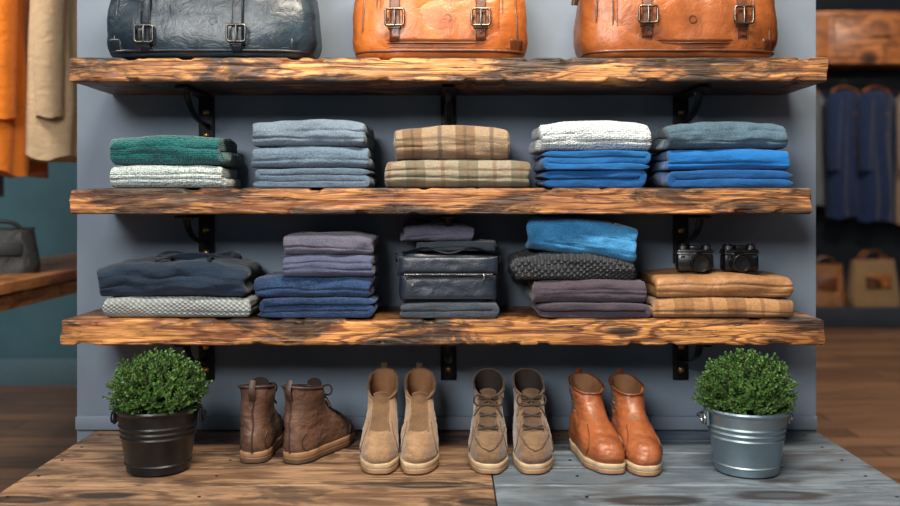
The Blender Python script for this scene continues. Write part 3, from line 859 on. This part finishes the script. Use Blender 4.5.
orange=fabric('orange_wool',S(214,118,34),'weave',.15); beige=fabric('beige_wool',S(172,148,118),'weave',.12); gb=fabric('gray_blue_wool',S(120,134,146),'weave',.15)
jn=fabric('navy_jacket_cloth',S(20,36,68),'weave',.25); jg=fabric('gray_jacket_cloth',S(84,90,96),'weave',.2); jt=fabric('taupe_jacket_cloth',S(120,104,88),'weave',.2)
ZR=2.22
coat('hanging_coat',(-1.785,1.15,ZR-.095),.44,.15,.92,orange,pi/2+.1,1.)
coat('hanging_coat',(-1.565,1.17,ZR-.095),.44,.17,.86,beige,pi/2-.1,4.)
coat('hanging_coat',(-2.02,1.20,ZR-.095),.44,.15,1.0,gb,pi/2,7.)
def rail(name,x0,x1,y,z):
    b=MB(); b.tube([(x0,y,z),(x1,y,z)],.014,0,14)
    for x in (x0,x1):
        b.tube([(x,y,z),(x,y,.012)],.014,0,12); b.box((x,y,.012),(.05,.5,.02),0,.004)
    b.build(name,[M['iron']])
rail('clothes_rail',-2.6,-1.22,1.15,ZR-.02)
b=MB(); b.box((0,0,.79),(.50,2.1,.04),0,.005); b.box((0,0,.735),(.44,2.0,.06),0,.004)
for x in (-.2,.2):
    for y in (-.98,.98): b.box((x,y,.352),(.06,.06,.70),0,.004)
b.build('wooden_display_table',[M['table']],(-1.80,1.52,.001))
def handbag(name,loc,W,D,H,mats,rz=0.,hh=.12,seed=2.):
    b=MB(); rings=[]; N=60
    for i in range(19):
        t=i/18; a=W/2*(1-.18*t)*(.94+.06*math.sin(min(1,t*6)*pi/2)); d=D/2*(1-.55*t)
        rings.append([Vector((a*sg(math.cos(th),.5),d*sg(math.sin(th),.5)*(1+.1*nz((math.cos(th)*3,t*3,seed),1)),H*t+.006*nz((math.cos(th)*4,t,seed)))) for th in [2*pi*j/N for j in range(N)]])
    b.loft(rings,0,True,True,True)
    for s in (-1,1):
        b.tube([Vector((W*.25*math.cos(a),s*D*.16,H*.96+hh*math.sin(a))) for a in [i/24*pi for i in range(25)]],.008,1,8)
    b.box((0,-D/2*.78,H*.55),(W*.5,.02,H*.3),1,.006,Matrix.Rotation(-.12,3,'X'))
    b.tube([Vector((-W*.42+W*.84*i/20,-.002,H+.002)) for i in range(21)],.006,1,6)
    b.build(name,mats,loc,(0,0,rz))
handbag('leather_handbag',(-1.78,1.02,.8125),.30,.16,.17,[leather('black_leather',S(20,22,25),S(14,15,17),.5,1,.0),blackcord],.5,.04)

# ---------------------------------------------------------------- right background
b=MB()
b.box((0,0,2.52),(2.6,.5,.46),0,.006)
for i in range(3):
    b.box((-.85+.85*i,-.255,2.52),(.80,.02,.36),0,.006)
    b.tube([(-.85+.85*i-.08,-.285,2.52),(-.85+.85*i+.08,-.285,2.52)],.008,1,8)
    for s in (-1,1): b.tube([(-.85+.85*i+s*.07,-.26,2.52),(-.85+.85*i+s*.07,-.288,2.52)],.006,1,8)
b.box((0,.0,.085),(2.6,.8,.17),2,.006)
for x in (-1.27,1.27): b.box((x,.0,1.23),(.05,.5,2.12),2,.004)
b.box((0,.235,1.23),(2.5,.03,2.12),2,.002)
b.tube([(-1.26,-.02,2.17),(1.26,-.02,2.17)],.014,1,12)
b.build('wardrobe_unit',[M['cab'],M['iron'],M['wall_dark']],(3.75,5.6,.001))
ZJ=2.172-.078
for (x,W,L,m,s) in ((3.17,.40,1.05,jg,1.),(3.52,.42,1.15,jn,2.),(3.80,.42,1.18,jn,3.3),(4.14,.42,1.2,jt,4.),(4.50,.42,1.1,jg,5.)):
    coat('hanging_jacket',(x,5.50,ZJ),W,.16,L,m,.5,s,1.05)
handbag('canvas_tote_bag',(3.72,5.42,.1725),.46,.24,.40,[fabric('jute_weave',S(156,126,90),'rib',.2),M['cab']],.1,.10,5.)
handbag('leather_tote_bag',(3.30,5.42,.1725),.34,.2,.36,[leather('brown_tote_leather',S(150,98,54),S(120,76,40),.5),lcog2],-.1,.08,9.)

# ---------------------------------------------------------------- lights
def area(name,loc,tgt,sx,sy,e,c):
    l=bpy.data.lights.new(name,'AREA'); l.shape='RECTANGLE'; l.size=sx; l.size_y=sy; l.energy=e; l.color=c
    o=bpy.data.objects.new(name,l); scene.collection.objects.link(o); o.location=loc
    o.rotation_euler=(Vector(tgt)-Vector(loc)).to_track_quat('-Z','Y').to_euler()
area('shopfront_window_light',(-1.3,-4.1,2.7),(0,0,1.0),1.6,1.1,158,(1.,.985,.96))
area('ceiling_light_main',(.1,-1.35,3.12),(0,-.1,.9),1.3,.3,118,(1.,.87,.70))
area('background_fill_left',(-2.4,.0,3.1),(-1.9,2.2,.8),.6,.6,80,(1.,.92,.82))  # added fill lamp, brightens the left wall and floor
area('background_fill_right',(3.4,3.6,3.1),(3.7,5.6,1.0),.8,.5,55,(1.,.88,.74))  # added fill for the wardrobe side, not a known fixture
area('background_fill_aisle',(2.2,1.5,3.1),(2.4,2.6,0),.8,.8,60,(1.,.88,.74))  # extra lamp put in to lift the background floor
w=bpy.data.worlds.new('world'); scene.world=w; w.use_nodes=True
w.node_tree.nodes['Background'].inputs[0].default_value=(.60,.66,.74,1); w.node_tree.nodes['Background'].inputs[1].default_value=.22

cam=bpy.data.cameras.new('camera'); co=bpy.data.objects.new('camera',cam); scene.collection.objects.link(co); scene.camera=co
co.location=(0,-2.57,EYE); co.rotation_euler=(pi/2,0,0)
cam.lens=36.3; cam.sensor_width=36; cam.shift_y=-53/900
cam.dof.use_dof=True; cam.dof.focus_distance=2.28; cam.dof.aperture_fstop=1.8; cam.clip_start=.05
